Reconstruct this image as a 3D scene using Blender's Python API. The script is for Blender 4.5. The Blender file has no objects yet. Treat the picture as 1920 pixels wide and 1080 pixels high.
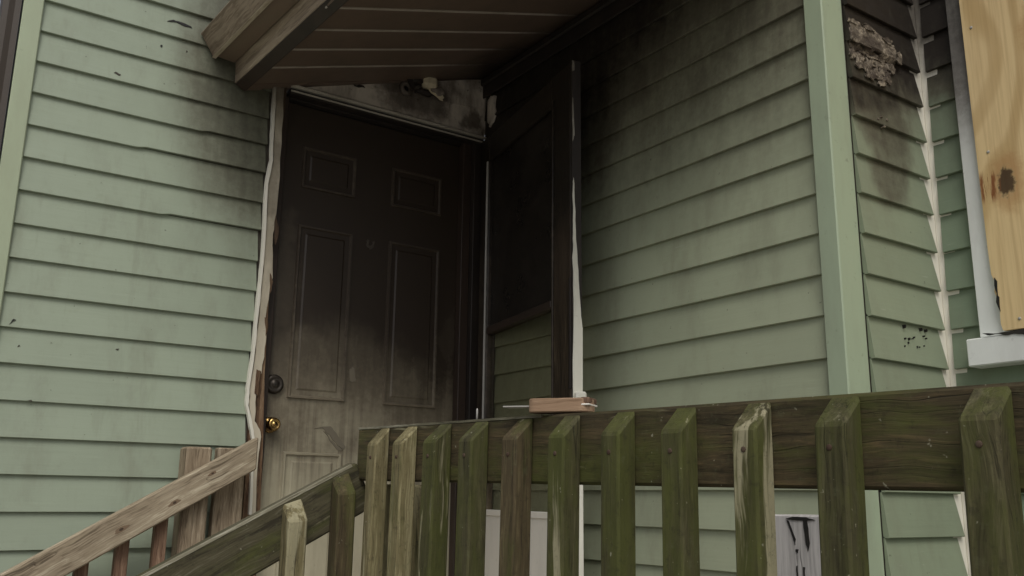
import bpy, bmesh, math, random
from mathutils import Matrix, Vector, noise as mnoise

random.seed(7)
S = bpy.context.scene
COL = S.collection
R = math.radians

# ------------------------------------------------------------------ camera
EYE = Vector((-1.87, -2.9, 0.68))
cam_d = bpy.data.cameras.new('camera')
cam_d.sensor_width = 36.0
cam_d.lens = 1710.87 / 1920 * 36
cam_d.clip_start = 0.02
cam_d.clip_end = 2000
cam = bpy.data.objects.new('camera', cam_d)
COL.objects.link(cam)
rt = Vector((0.81974819, -0.57260435, 0.01171160))
up = Vector((-0.13784128, -0.17740509, 0.97443687))
fw = Vector((0.55588910, 0.80040720, 0.22435602))
cam.matrix_world = Matrix(((rt.x, up.x, -fw.x, EYE.x), (rt.y, up.y, -fw.y, EYE.y),
                           (rt.z, up.z, -fw.z, EYE.z), (0, 0, 0, 1)))
S.camera = cam

# ------------------------------------------------------------------ daylight (overcast)
SUN_EL, SUN_AZ = R(52), R(210)        # azimuth measured clockwise from +y: light comes from the front left
wd = bpy.data.worlds.new('World')
S.world = wd
wd.use_nodes = True
wn = wd.node_tree
bg = wn.nodes['Background']
sky = wn.nodes.new('ShaderNodeTexSky')
sky.sky_type = 'NISHITA'
sky.sun_disc = False
sky.sun_elevation = SUN_EL
sky.sun_rotation = SUN_AZ
sky.air_density = 1.0
sky.dust_density = 4.0
sky.ozone_density = 1.0
hs = wn.nodes.new('ShaderNodeHueSaturation')            # cloud cover: the blue washed out
hs.inputs['Saturation'].default_value = 0.35
wn.links.new(sky.outputs[0], hs.inputs['Color'])
wn.links.new(hs.outputs[0], bg.inputs[0])
bg.inputs[1].default_value = 0.10
sun_d = bpy.data.lights.new('sun', 'SUN')
sun_d.energy = 1.15
sun_d.angle = R(26)
sun_d.color = (1.0, 0.97, 0.91)
sun = bpy.data.objects.new('sun', sun_d)
COL.objects.link(sun)
sd = Vector((math.sin(SUN_AZ) * math.cos(SUN_EL), math.cos(SUN_AZ) * math.cos(SUN_EL), math.sin(SUN_EL)))
sun.rotation_euler = sd.to_track_quat('Z', 'Y').to_euler()
sun.location = sd * 30
S.view_settings.view_transform = 'Standard'
S.view_settings.look = 'None'
S.view_settings.exposure = 0.0
S.view_settings.gamma = 1.0
S.view_settings.use_curve_mapping = False

# ------------------------------------------------------------------ node helper
class NT:
    def __init__(s, name):
        s.m = bpy.data.materials.new(name)
        s.m.use_nodes = True
        s.t = s.m.node_tree
        s.b = s.t.nodes['Principled BSDF']
        s._pos = s._obj = s._rnd = None
    def new(s, t, **kw):
        n = s.t.nodes.new(t)
        for k, v in kw.items():
            setattr(n, k, v)
        return n
    def put(s, sock, v):
        if isinstance(v, bpy.types.NodeSocket):
            s.t.links.new(v, sock)
        elif v is not None:
            if isinstance(v, (tuple, list)) and len(v) == 3 and sock.type == 'RGBA':
                v = (*v, 1)
            sock.default_value = v
    def math(s, op, a, b=None, c=None, clamp=False):
        n = s.new('ShaderNodeMath', operation=op, use_clamp=clamp)
        for i, v in enumerate((a, b, c)):
            if v is not None:
                s.put(n.inputs[i], v)
        return n.outputs[0]
    def vmath(s, op, a, b=None):
        n = s.new('ShaderNodeVectorMath', operation=op)
        s.put(n.inputs[0], a)
        if b is not None:
            if op == 'SCALE':
                s.put(n.inputs['Scale'], b)
            else:
                s.put(n.inputs[1], b)
        return n.outputs['Value'] if op in ('DOT_PRODUCT', 'LENGTH', 'DISTANCE') else n.outputs['Vector']
    def pos(s):
        if s._pos is None:
            s._pos = s.new('ShaderNodeNewGeometry').outputs['Position']
        return s._pos
    def obj(s):
        """object coordinates, shifted per object so no two pieces share their grain"""
        if s._obj is None:
            tc = s.new('ShaderNodeTexCoord').outputs['Object']
            r = s.new('ShaderNodeObjectInfo').outputs['Random']
            s._rnd = r
            sh = s.vmath('SCALE', (13.0, 7.0, 17.0), r)
            s._obj = s.vmath('ADD', tc, sh)
        return s._obj
    def noise(s, vec, scale=5.0, detail=4.0, rough=0.55, stretch=None, dist=0.0):
        if stretch:
            vec = s.vmath('MULTIPLY', vec, stretch)
        n = s.new('ShaderNodeTexNoise')
        s.put(n.inputs['Vector'], vec)
        n.inputs['Scale'].default_value = scale
        n.inputs['Detail'].default_value = detail
        n.inputs['Roughness'].default_value = rough
        n.inputs['Distortion'].default_value = dist
        return n.outputs['Fac']
    def smooth(s, x, lo, hi, a=0.0, b=1.0):
        n = s.new('ShaderNodeMapRange', interpolation_type='SMOOTHSTEP')
        s.put(n.inputs['Value'], x)
        n.inputs['From Min'].default_value = lo
        n.inputs['From Max'].default_value = hi
        n.inputs['To Min'].default_value = a
        n.inputs['To Max'].default_value = b
        return n.outputs['Result']
    def mix(s, f, a, b):
        n = s.new('ShaderNodeMix', data_type='RGBA')
        s.put(n.inputs[0], f)
        s.put(n.inputs[6], a)
        s.put(n.inputs[7], b)
        return n.outputs[2]
    def scale_col(s, col, f):
        return s.mix(1.0, col, col) if f is None else s.vmath('SCALE', col, f)
    def mask(s, terms, wob=0.10, wscale=5.0):
        """stain mask: max of ramps along directions and of round blobs, all wobbled by noise"""
        p = s.pos()
        nz = s.math('SUBTRACT', s.noise(p, wscale, 5, 0.6), 0.5)
        out = None
        for t in terms:
            if t[0] == 'lin':
                _, d, lo, hi, k = t
                v = s.math('MULTIPLY_ADD', nz, wob * 2, s.vmath('DOT_PRODUCT', p, d))
                v = s.smooth(v, lo, hi, 0.0, k)
            else:
                _, c, r, k, sc = t
                q = s.vmath('MULTIPLY', s.vmath('SUBTRACT', p, c), sc)
                v = s.math('MULTIPLY_ADD', nz, wob * 2, s.vmath('LENGTH', q))
                v = s.smooth(v, r * 0.45, r, k, 0.0)
            out = v if out is None else s.math('MAXIMUM', out, v)
        grit = s.noise(p, 38, 6, 0.7)
        streak = s.noise(p, 30, 4, 0.6, (1, 1, 0.12))
        k = s.math('ADD', s.smooth(grit, 0.3, 0.7, 0.87, 1.08), s.smooth(streak, 0.35, 0.65, -0.07, 0.07))
        return s.math('MULTIPLY', out, k, clamp=True)
    def done(s, col, rough=0.6, bump=None, bstr=0.2, bdist=0.002, spec=0.4, metal=0.0):
        s.put(s.b.inputs['Base Color'], col)
        s.put(s.b.inputs['Roughness'], rough)
        s.b.inputs['Specular IOR Level'].default_value = spec
        s.put(s.b.inputs['Metallic'], metal)
        if bump is not None:
            bn = s.new('ShaderNodeBump')
            bn.inputs['Strength'].default_value = bstr
            bn.inputs['Distance'].default_value = bdist
            s.put(bn.inputs['Height'], bump)
            s.t.links.new(bn.outputs[0], s.b.inputs['Normal'])
        return s.m

SOOT = (0.019, 0.0145, 0.0105)
SOOT_B = (0.062, 0.044, 0.031)

def soot_col(t, base, m, film=None, thick=None):
    film, thick = film or SOOT_B, thick or SOOT
    """brown film first, black where it is thick"""
    m1 = t.smooth(m, 0.0, 0.55)
    m2 = t.smooth(m, 0.35, 1.0)
    c = t.mix(t.math('MULTIPLY', m1, 0.78), base, film)
    return t.mix(m2, c, thick)

def siding_mat(name, terms, base=(0.322, 0.374, 0.282), wob=0.12, film=None):
    t = NT(name)
    p = t.pos()
    o = t.obj()
    n1 = t.noise(o, 1.3, 4, 0.6)
    n2 = t.noise(p, 26, 5, 0.65)
    c = t.mix(t.smooth(n1, 0.3, 0.7), tuple(v * 0.91 for v in base), tuple(v * 1.06 for v in base))
    c = t.mix(t.smooth(n2, 0.56, 0.80, 0, 0.16), c, (0.20, 0.20, 0.14))
    dirt = t.noise(p, 7, 6, 0.7, (1, 1, 0.35))
    c = t.mix(t.smooth(dirt, 0.46, 0.72, 0, 0.30), c, (0.17, 0.165, 0.115))
    # tiny specks where the paint has flaked
    sp = t.noise(p, 60, 2, 0.5)
    c = t.mix(t.smooth(sp, 0.74, 0.79, 0, 0.55), c, (0.06, 0.055, 0.04))
    run = t.noise(p, 34, 4, 0.65, (1, 1, 0.05))
    c = t.mix(t.math('MULTIPLY', t.smooth(run, 0.56, 0.72, 0, 0.16), t.smooth(n1, 0.42, 0.6)), c, (0.15, 0.15, 0.10))
    scr = t.noise(p, 90, 3, 0.5, (0.12, 0.12, 1.6))
    c = t.mix(t.math('MULTIPLY', t.smooth(scr, 0.68, 0.74, 0, 0.35), t.smooth(n2, 0.45, 0.6)), c, (0.42, 0.45, 0.36))
    c = soot_col(t, c, t.mask(terms, wob), film)
    wood = t.noise(o, 30, 4, 0.6, (0.12, 0.12, 2.2))
    return t.done(c, t.smooth(n2, 0.3, 0.8, 0.5, 0.72), t.math('ADD', wood, t.math('MULTIPLY', n2, 0.6)), 0.4, 0.0016, 0.35)

def wood_mat(name, dark, mid, light, axis='z', moss=0.0, peel=0.0, soot=None, knots=0.0, cross=70, mosscol=((0.036, 0.038, 0.012), (0.105, 0.115, 0.028)), rough=0.8, film=0.0):
    t = NT(name)
    o = t.obj()
    st = {'x': (0.05, 1, 1), 'y': (1, 0.05, 1), 'z': (1, 1, 0.05)}[axis]
    st2 = {'x': (0.22, 1, 1), 'y': (1, 0.22, 1), 'z': (1, 1, 0.22)}[axis]
    wn_ = t.new('ShaderNodeTexNoise')
    t.put(wn_.inputs['Vector'], o)
    wn_.inputs['Scale'].default_value = 7
    ow = t.vmath('ADD', o, t.vmath('SCALE', wn_.outputs['Color'], 0.022))
    g1 = t.noise(ow, cross * 1.6, 6, 0.7, st)
    g2 = t.noise(ow, cross * 6, 4, 0.6, st)
    g3 = t.noise(ow, cross * 0.55, 3, 0.5, st)
    g = t.math('ADD', t.math('MULTIPLY', g3, 0.30), t.math('MULTIPLY_ADD', g2, 0.30, t.math('MULTIPLY', g1, 0.45)))
    c = t.mix(t.smooth(g, 0.42, 0.53), dark, mid)
    c = t.mix(t.smooth(g, 0.53, 0.64), c, light)
    ck = t.math('ABSOLUTE', t.math('SUBTRACT', t.noise(ow, cross * 0.8, 2, 0.4, {'x': (0.02, 1, 1), 'y': (1, 0.02, 1), 'z': (1, 1, 0.02)}[axis]), 0.56))
    ckm = t.math('MULTIPLY', t.smooth(ck, 0.002, 0.010, 0.75, 0.0), t.smooth(t.noise(o, 4, 2, 0.5), 0.48, 0.6))
    c = t.mix(ckm, c, tuple(v * 0.3 for v in dark))
    big = t.noise(o, 6, 4, 0.6, st2)
    c = t.mix(t.smooth(big, 0.35, 0.7, 0.0, 0.35), c, dark)
    if film:
        c = t.mix(t.smooth(t.noise(o, 9, 5, 0.65, st2), 0.35, 0.7, film * 0.4, film), c, (0.22, 0.21, 0.16))
    if knots:
        vo = t.new('ShaderNodeTexVoronoi')
        t.put(vo.inputs['Vector'], t.vmath('MULTIPLY', ow, {'x': (3.2, 7, 7), 'y': (7, 3.2, 7), 'z': (7, 7, 3.2)}[axis]))
        vo.inputs['Scale'].default_value = 1.0
        k = t.smooth(vo.outputs['Distance'], 0.05, 0.16, knots, 0)
        c = t.mix(k, c, tuple(v * 0.35 for v in dark))
        ring = t.math('MULTIPLY', t.smooth(vo.outputs['Distance'], 0.14, 0.30, 0.4 * knots, 0), t.smooth(vo.outputs['Distance'], 0.08, 0.14))
        c = t.mix(ring, c, light)
    if moss:
        m = t.noise(o, 13, 6, 0.7, st2)
        mg = t.mix(t.noise(o, 40, 4, 0.6, st2), mosscol[0], mosscol[1])
        c = t.mix(t.smooth(m, 0.60 - 0.26 * moss, 0.82 - 0.26 * moss, 0, 0.92), c, mg)
    if peel:
        pz = t.noise(ow, 34, 5, 0.65, st)
        pz2 = t.noise(o, 5, 3, 0.5, st2)
        pm = t.math('MULTIPLY', t.smooth(pz, 0.60 - 0.1 * peel, 0.68 - 0.1 * peel), t.smooth(pz2, 0.50 - 0.1 * peel, 0.62 - 0.1 * peel))
        c = t.mix(t.math('MULTIPLY', pm, 0.85), c, (0.36, 0.33, 0.21))
        sp = t.noise(o, 120, 2, 0.5)
        c = t.mix(t.smooth(sp, 0.72, 0.78, 0, 0.6), c, (0.34, 0.33, 0.24))
        li = t.noise(o, 70, 6, 0.75)
        c = t.mix(t.smooth(li, 0.54, 0.72, 0, 0.45), c, (0.10, 0.105, 0.055))
        c = t.mix(t.smooth(li, 0.46, 0.30, 0, 0.45), c, (0.022, 0.020, 0.011))
    if soot:
        c = soot_col(t, c, t.mask(soot))
    return t.done(c, rough, t.math('SUBTRACT', g, t.math('MULTIPLY', ckm, 0.3)), 0.7, 0.003, 0.25)

def paint_mat(name, base, terms=None, wob=0.1, dirt=0.25, rough=0.5, grain=None, wscale=6.0, drip=0.0, clear=None, film=None, thick=None, spec=0.4, dirtcol=(0.19, 0.16, 0.11)):
    t = NT(name)
    p = t.pos()
    n1 = t.noise(p, 9, 6, 0.65, (1, 1, 0.3))
    n2 = t.noise(p, 45, 4, 0.6)
    c = t.mix(t.smooth(n1, 0.40, 0.72, 0, dirt), base, dirtcol)
    c = t.mix(t.smooth(n2, 0.62, 0.78, 0, dirt * 1.2), c, tuple(v * 0.6 for v in dirtcol))
    if terms:
        m = t.mask(terms, wob, wscale)
        if drip:
            d = t.noise(p, 46, 4, 0.6, (1, 1, 0.025))
            d2 = t.noise(p, 3, 3, 0.6)
            low = t.smooth(t.vmath('DOT_PRODUCT', p, (0, 0, 1)), 0.72, 1.12, 1.0, 0.22)
            m = t.math('ADD', m, t.math('MULTIPLY', low, t.math('MULTIPLY', t.smooth(d, 0.42, 0.68, -0.10, drip), t.smooth(d2, 0.3, 0.65, 0.35, 1.0))), clamp=True)
        if clear:
            m = t.math('SUBTRACT', m, t.mask(clear, 0.12, 7.0), clamp=True)
        c = soot_col(t, c, m, film, thick)
    b = n2
    if grain:
        b = t.noise(t.obj(), 60, 5, 0.6, {'x': (0.04, 1, 1), 'y': (1, 0.04, 1), 'z': (1, 1, 0.04)}[grain])
    return t.done(c, rough, b, 0.3, 0.0012, spec)

# ------------------------------------------------------------------ mesh helpers
WM = {}
I4 = Matrix.Identity(4)

def link(o, W, parent=None):
    COL.objects.link(o)
    WM[o] = W.copy()
    if parent is not None:
        o.parent = parent
        o.matrix_parent_inverse = I4
        o.matrix_basis = WM[parent].inverted() @ W
    else:
        o.matrix_basis = W
    return o

def thing(name, label, cat, loc=(0, 0, 0), group=None, kind=None):
    o = bpy.data.objects.new(name, None)
    o.empty_display_size = 0.1
    link(o, Matrix.Translation(loc))
    return tag(o, label, cat, group, kind)

def tag(o, label=None, cat=None, group=None, kind=None):
    if label: o['label'] = label
    if cat: o['category'] = cat
    if group: o['group'] = group
    if kind: o['kind'] = kind
    return o

def mk(name, verts, faces, mat, parent=None, W=None, bevel=0.0, smooth=False, seg=1, recentre=True):
    """verts in the frame W (world by default); the object's origin goes to their centre"""
    W = W or I4
    vs = [Vector(v) for v in verts]
    if recentre:
        lo = Vector([min(v[i] for v in vs) for i in range(3)])
        hi = Vector([max(v[i] for v in vs) for i in range(3)])
        c = (lo + hi) / 2
        vs = [v - c for v in vs]
        W = W @ Matrix.Translation(c)
    me = bpy.data.meshes.new(name)
    me.from_pydata([tuple(v) for v in vs], [], faces)
    bm = bmesh.new()
    bm.from_mesh(me)
    bmesh.ops.recalc_face_normals(bm, faces=bm.faces)
    if bevel:
        bmesh.ops.bevel(bm, geom=list(bm.edges), offset=bevel, segments=seg, profile=0.5, affect='EDGES')
    if smooth:
        for f in bm.faces:
            f.smooth = True
    bm.to_mesh(me)
    bm.free()
    if mat:
        me.materials.append(mat)
    o = bpy.data.objects.new(name, me)
    return link(o, W, parent)

BF = [(0, 1, 3, 2), (4, 6, 7, 5), (0, 4, 5, 1), (2, 3, 7, 6), (0, 2, 6, 4), (1, 5, 7, 3)]
def box(name, x, y, z, mat, parent=None, W=None, bevel=0.002):
    vs = [(a, b, c) for a in x for b in y for c in z]
    return mk(name, vs, BF, mat, parent, W, bevel)

def prism(name, prof, axis, a, b, mat, parent=None, W=None, bevel=0.0, smooth=False):
    """polygon prof extruded along axis from a to b; prof holds the two other coordinates in xyz order"""
    def pt(p, t):
        return {'x': (t, p[0], p[1]), 'y': (p[0], t, p[1]), 'z': (p[0], p[1], t)}[axis]
    n = len(prof)
    vs = [pt(p, a) for p in prof] + [pt(p, b) for p in prof]
    fs = [tuple(range(n)), tuple(range(2 * n - 1, n - 1, -1))] + [(i, (i + 1) % n, n + (i + 1) % n, n + i) for i in range(n)]
    return mk(name, vs, fs, mat, parent, W, bevel, smooth)

def frame(O, u, v, w):
    """matrix whose local x, y, z are the unit vectors u, v, w at O"""
    u, v, w = (Vector(a).normalized() for a in (u, v, w))
    return Matrix(((u.x, v.x, w.x, O[0]), (u.y, v.y, w.y, O[1]), (u.z, v.z, w.z, O[2]), (0, 0, 0, 1)))

def jag(n, a, seed):
    r = random.Random(seed)
    return [r.uniform(-a, a) for _ in range(n)]

def sheet(name, pts, n0, n1, axis, mat, parent, rag=0.0, seed=1, sub=5):
    """a flat ragged flake: outline pts (two coordinates), between depths n0 and n1 along axis"""
    r = random.Random(seed)
    out = []
    for i, p in enumerate(pts):
        q = pts[(i + 1) % len(pts)]
        for k in range(sub):
            t = k / sub
            out.append((p[0] + (q[0] - p[0]) * t + r.uniform(-rag, rag), p[1] + (q[1] - p[1]) * t + r.uniform(-rag, rag)))
    return prism(name, out, axis, n0, n1, mat, parent)

def lathe(name, prof, W, mat, parent=None, n=24, smooth=True):
    """prof: (radius, height) along local z"""
    vs, fs = [], []
    for r, h in prof:
        for k in range(n):
            a = 2 * math.pi * k / n
            vs.append((r * math.cos(a), r * math.sin(a), h))
    for i in range(len(prof) - 1):
        for k in range(n):
            k2 = (k + 1) % n
            fs.append((i * n + k, i * n + k2, (i + 1) * n + k2, (i + 1) * n + k))
    fs.append(tuple(range(n - 1, -1, -1)))
    fs.append(tuple(range((len(prof) - 1) * n, len(prof) * n)))
    o = mk(name, vs, fs, mat, parent, W, smooth=False, recentre=False)
    if smooth:
        for p in o.data.polygons:
            p.use_smooth = len(p.vertices) == 4
    return o

# ------------------------------------------------------------------ materials
T_A = [('blob', (-0.80, 0, 2.10), 0.56, 0.60, (1, 1, 0.66)), ('lin', (1.0, 0, 0.42), -0.66, 0.10, 0.46)]
T_B = [('lin', (0, 0.50, 1.0), 1.0, 1.90, 1.0), ('lin', (0, 1.0, 0.12), -1.0, -0.25, 0.26), ('lin', (0, 0, 1), 1.1, 2.15, 0.50)]  # second ramp paints the shade beside the storm door, the others are soot
T_C = [('lin', (0.25, 0, 1.0), 1.70, 1.93, 1.0), ('blob', (0.20, -1.63, 1.64), 0.17, 0.5, (1, 1, 1.1)), ('blob', (0.20, -1.63, 1.53), 0.14, 0.42, (1.2, 1, 0.9)), ('blob', (0.1, -1.63, 1.76), 0.24, 0.8, (0.7, 1, 1.5)), ('lin', (0, 0, 1), 1.30, 1.9, 0.35)]
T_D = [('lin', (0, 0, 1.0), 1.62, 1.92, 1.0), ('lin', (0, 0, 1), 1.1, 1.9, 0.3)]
M = {}
M['sidA'] = siding_mat('sage_siding_paint', T_A, wob=0.022, film=(0.088, 0.078, 0.050))
M['sidB'] = siding_mat('sooty_shaded_sage_siding_paint', T_B, base=(0.345, 0.378, 0.262))
M['sidC'] = siding_mat('scorched_sage_siding_paint', T_C, base=(0.245, 0.285, 0.195), wob=0.07)
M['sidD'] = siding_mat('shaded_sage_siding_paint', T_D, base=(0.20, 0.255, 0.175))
M['trimA'] = paint_mat('sage_trim_paint', (0.40, 0.46, 0.315), None, dirt=0.18, grain='z')
M['trimB'] = paint_mat('grained_sage_trim_paint', (0.36, 0.43, 0.30), [('lin', (0, 0, 1), 1.9, 2.4, 0.8)], dirt=0.35, grain='z', dirtcol=(0.22, 0.22, 0.17))
M['sheath'] = paint_mat('dark_sheathing', (0.10, 0.09, 0.07))
M['white'] = paint_mat('white_trim_paint', (0.80, 0.77, 0.67), [('lin', (0, 0, 1), 1.68, 2.05, 0.62)], 0.10, 0.14)
M['bead'] = paint_mat('white_casing_bead', (0.80, 0.77, 0.67), [('lin', (0, 0, 1), 1.78, 2.2, 0.65)], 0.08, 0.15)
M['white_old'] = paint_mat('old_white_paint', (0.60, 0.54, 0.42), [('lin', (0, 0, 1), 1.72, 2.25, 0.72), ('blob', (-0.86, -0.02, 1.72), 0.06, 0.3, (1, 1, 0.3))], 0.10, 0.5)
M['torn'] = wood_mat('torn_casing_wood', (0.045, 0.028, 0.018), (0.16, 0.095, 0.055), (0.30, 0.21, 0.13), 'z', soot=[('lin', (0, 0, 1), 1.0, 1.75, 0.55), ('lin', (0, 0, 1), 1.75, 2.2, 0.72)])
M['door'] = paint_mat('sooty_cream_door_paint', (0.50, 0.46, 0.33), [('lin', (0, 0, 1), 0.46, 1.40, 1.22), ('lin', (0.7, 0, 1), 0.9, 1.6, 1.15)], 0.09, 0.3, 0.42, drip=0.20, wscale=4.0, film=(0.115, 0.088, 0.060), thick=(0.036, 0.0255, 0.0175), clear=[('blob', (-0.55, 0.05, 1.08), 0.32, 0.30, (0.7, 1, 1.2)), ('blob', (-0.30, 0.05, 0.98), 0.26, 0.14, (0.8, 1, 1)), ('blob', (-0.78, 0.05, 1.40), 0.12, 0.18, (1.6, 1, 0.40)), ('blob', (-0.09, 0.05, 1.30), 0.05, 0.14, (1, 1, 0.6))])
M['door_rim'] = paint_mat('paler_door_moulding', (0.50, 0.46, 0.33), [('lin', (0, 0, 1), 0.46, 1.45, 1.0)], 0.05, 0.3, 0.38, film=(0.17, 0.135, 0.095), thick=(0.060, 0.046, 0.034))  # panel rims paler than the door slab
M['scuff'] = paint_mat('scuffed_door_paint', (0.20, 0.175, 0.13), None, dirt=0.6)
M['scuff_faint'] = paint_mat('faint_scuff', (0.075, 0.062, 0.048), None, dirt=0.6)
M['char'] = paint_mat('charred_trim', (0.022, 0.017, 0.014), None, dirt=0.35, rough=0.55, dirtcol=(0.06, 0.045, 0.035))
M['char_brown'] = paint_mat('scorched_brown_trim', (0.045, 0.030, 0.022), None, dirt=0.5, rough=0.5, grain='z', dirtcol=(0.015, 0.012, 0.010))
M['head'] = paint_mat('smoked_white_board', (0.64, 0.58, 0.495), [('lin', (0.15, 0, 1), 2.22, 2.40, 0.7), ('blob', (-0.33, 0, 2.21), 0.16, 0.55, (0.7, 1, 1)), ('blob', (-0.05, 0, 2.13), 0.07, 0.5, (1, 1, 1)), ], 0.09, 0.95, 0.6, wscale=11, dirtcol=(0.16, 0.13, 0.10))
M['fixture'] = paint_mat('yellowed_fixture', (0.70, 0.62, 0.44), None, dirt=0.6)
M['drip'] = paint_mat('smoked_white_metal', (0.50, 0.47, 0.40), [('lin', (1, 0, 0), -0.35, 0.1, 0.35)], 0.05, 0.35)
M['ceil'] = paint_mat('smoked_ceiling_paint', (0.18, 0.128, 0.096), [('lin', (1, 0.3, 0), -0.40, -0.02, 0.9)], 0.12, 0.45, 0.5, grain='x', dirtcol=(0.12, 0.09, 0.07))
M['ceilback'] = paint_mat('smoked_white_backing', (0.50, 0.44, 0.38), [('lin', (1, 0.3, 0), -0.45, -0.05, 0.9)], 0.1, 0.4)
M['eave'] = wood_mat('weathered_eave_board', (0.20, 0.155, 0.11), (0.36, 0.29, 0.21), (0.50, 0.42, 0.31), 'y', soot=[('lin', (0, 1, 0), -0.30, 0.15, 0.35)], cross=30)
M['eave_l'] = wood_mat('pale_worn_bead', (0.30, 0.25, 0.18), (0.48, 0.41, 0.31), (0.62, 0.55, 0.44), 'y', cross=30)
M['soffit'] = paint_mat('dark_brown_soffit', (0.20, 0.145, 0.105), None, dirt=0.5)
M['moss'] = wood_mat('mossy_rail_wood', (0.030, 0.024, 0.012), (0.072, 0.055, 0.028), (0.14, 0.10, 0.050), 'y', moss=0.60, peel=0.15, cross=50)
M['mossbal'] = wood_mat('mossy_baluster_wood', (0.030, 0.027, 0.012), (0.070, 0.064, 0.030), (0.125, 0.115, 0.058), 'z', moss=0.85, peel=0.35, cross=60)
M['mossbal4'] = wood_mat('streaked_mossy_wood', (0.032, 0.028, 0.013), (0.075, 0.066, 0.032), (0.15, 0.135, 0.07), 'z', moss=0.8, peel=0.85, cross=60)
M['mossbal2'] = wood_mat('pale_mossy_baluster_wood', (0.08, 0.066, 0.034), (0.20, 0.17, 0.085), (0.36, 0.32, 0.18), 'z', moss=0.45, peel=0.7, cross=60)
M['mossbal3'] = wood_mat('brown_baluster_wood', (0.035, 0.026, 0.014), (0.082, 0.062, 0.032), (0.15, 0.12, 0.062), 'z', moss=0.75, peel=0.35, cross=60)
M['mossx'] = wood_mat('mossy_stair_rail_wood', (0.035, 0.030, 0.018), (0.085, 0.075, 0.042), (0.17, 0.155, 0.105), 'x', moss=0.45, peel=0.1, cross=55)
M['barex'] = wood_mat('bare_handrail_wood', (0.14, 0.108, 0.072), (0.36, 0.295, 0.205), (0.60, 0.525, 0.39), 'x', knots=0.5, cross=50)
M['deck'] = wood_mat('grey_deck_wood', (0.22, 0.20, 0.17), (0.38, 0.35, 0.30), (0.48, 0.45, 0.40), 'x', cross=45)  # unseen deck boards, greyed pale to bounce light upwards
M['barez'] = wood_mat('bare_post_wood', (0.12, 0.088, 0.058), (0.30, 0.235, 0.160), (0.50, 0.415, 0.30), 'z', knots=0.3, cross=55)
M['knot'] = paint_mat('knot_ring', (0.20, 0.135, 0.085), None, dirt=0.5, rough=0.8)
M['soffit_d'] = paint_mat('knot_heart', (0.06, 0.038, 0.024), None, dirt=0.3, rough=0.8)
M['worn_hl'] = wood_mat('worn_highlight_edge', (0.10, 0.09, 0.06), (0.26, 0.24, 0.17), (0.50, 0.48, 0.38), 'x', cross=60)  # worn wood with the top edge highlight painted into its pale tones
M['worn_hl_rail'] = wood_mat('worn_highlight_rail_edge', (0.06, 0.055, 0.035), (0.16, 0.15, 0.10), (0.40, 0.38, 0.29), 'y', cross=60)  # level rail: wear and painted edge highlight in one colour
M['rust'] = paint_mat('rusty_nail', (0.055, 0.030, 0.018), None, dirt=0.4, rough=0.8)
M['redz'] = wood_mat('reddish_baluster_wood', (0.07, 0.038, 0.024), (0.19, 0.115, 0.075), (0.32, 0.215, 0.145), 'z', cross=55)
M['block'] = wood_mat('tan_wood_block', (0.20, 0.125, 0.075), (0.33, 0.22, 0.14), (0.42, 0.29, 0.19), 'y', cross=45)
M['storm'] = paint_mat('smoked_storm_door_paint', (0.40, 0.33, 0.24), [('lin', (0, 0, 1), 0.30, 0.98, 0.80), ('lin', (0, 0, 1), 1.1, 1.7, 1.0)], 0.12, 0.5, 0.4, wscale=9)
M['stile'] = wood_mat('charred_stile_paint', (0.018, 0.013, 0.009), (0.052, 0.038, 0.024), (0.125, 0.096, 0.062), 'z', soot=[('lin', (0, 0, 1), 1.1, 1.7, 1.0)], cross=45, rough=0.55)
M['stormedge'] = paint_mat('white_storm_door_edge', (0.82, 0.80, 0.70), [('lin', (0, 0, 1), 1.35, 2.1, 0.55)], 0.10, 0.25, 0.4, wscale=14)
M['kick'] = paint_mat('white_kick_panel', (0.84, 0.80, 0.72), None, dirt=0.1, rough=0.4)
M['brown'] = paint_mat('brown_downspout', (0.052, 0.040, 0.030), None, dirt=0.3, rough=0.55, dirtcol=(0.03, 0.024, 0.02))
M['winwhite'] = paint_mat('white_window_paint', (0.80, 0.82, 0.79), [('lin', (0, 0, 1), 1.42, 1.9, 0.66)], 0.06, 0.2)
M['peelwhite'] = wood_mat('peeling_white_post', (0.36, 0.345, 0.33), (0.50, 0.48, 0.46), (0.58, 0.56, 0.535), 'z', cross=30)
M['concrete'] = paint_mat('concrete', (0.27, 0.26, 0.24), None, dirt=0.4)
M['black'] = paint_mat('black_crack', (0.010, 0.009, 0.008), None, dirt=0.1)
M['shingle'] = paint_mat('dark_shingle', (0.05, 0.048, 0.045), None, dirt=0.4)
M['wire'] = paint_mat('dull_steel', (0.42, 0.41, 0.38), None, dirt=0.2, rough=0.4)

def glass_sooty():
    t = NT('sooted_glass')
    p = t.pos()
    n = t.noise(p, 6, 5, 0.6)
    c = t.mix(n, (0.008, 0.007, 0.006), (0.032, 0.025, 0.019))
    return t.done(c, t.smooth(n, 0.3, 0.7, 0.25, 0.5), None, spec=0.35)
M['glass_s'] = glass_sooty()

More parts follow.
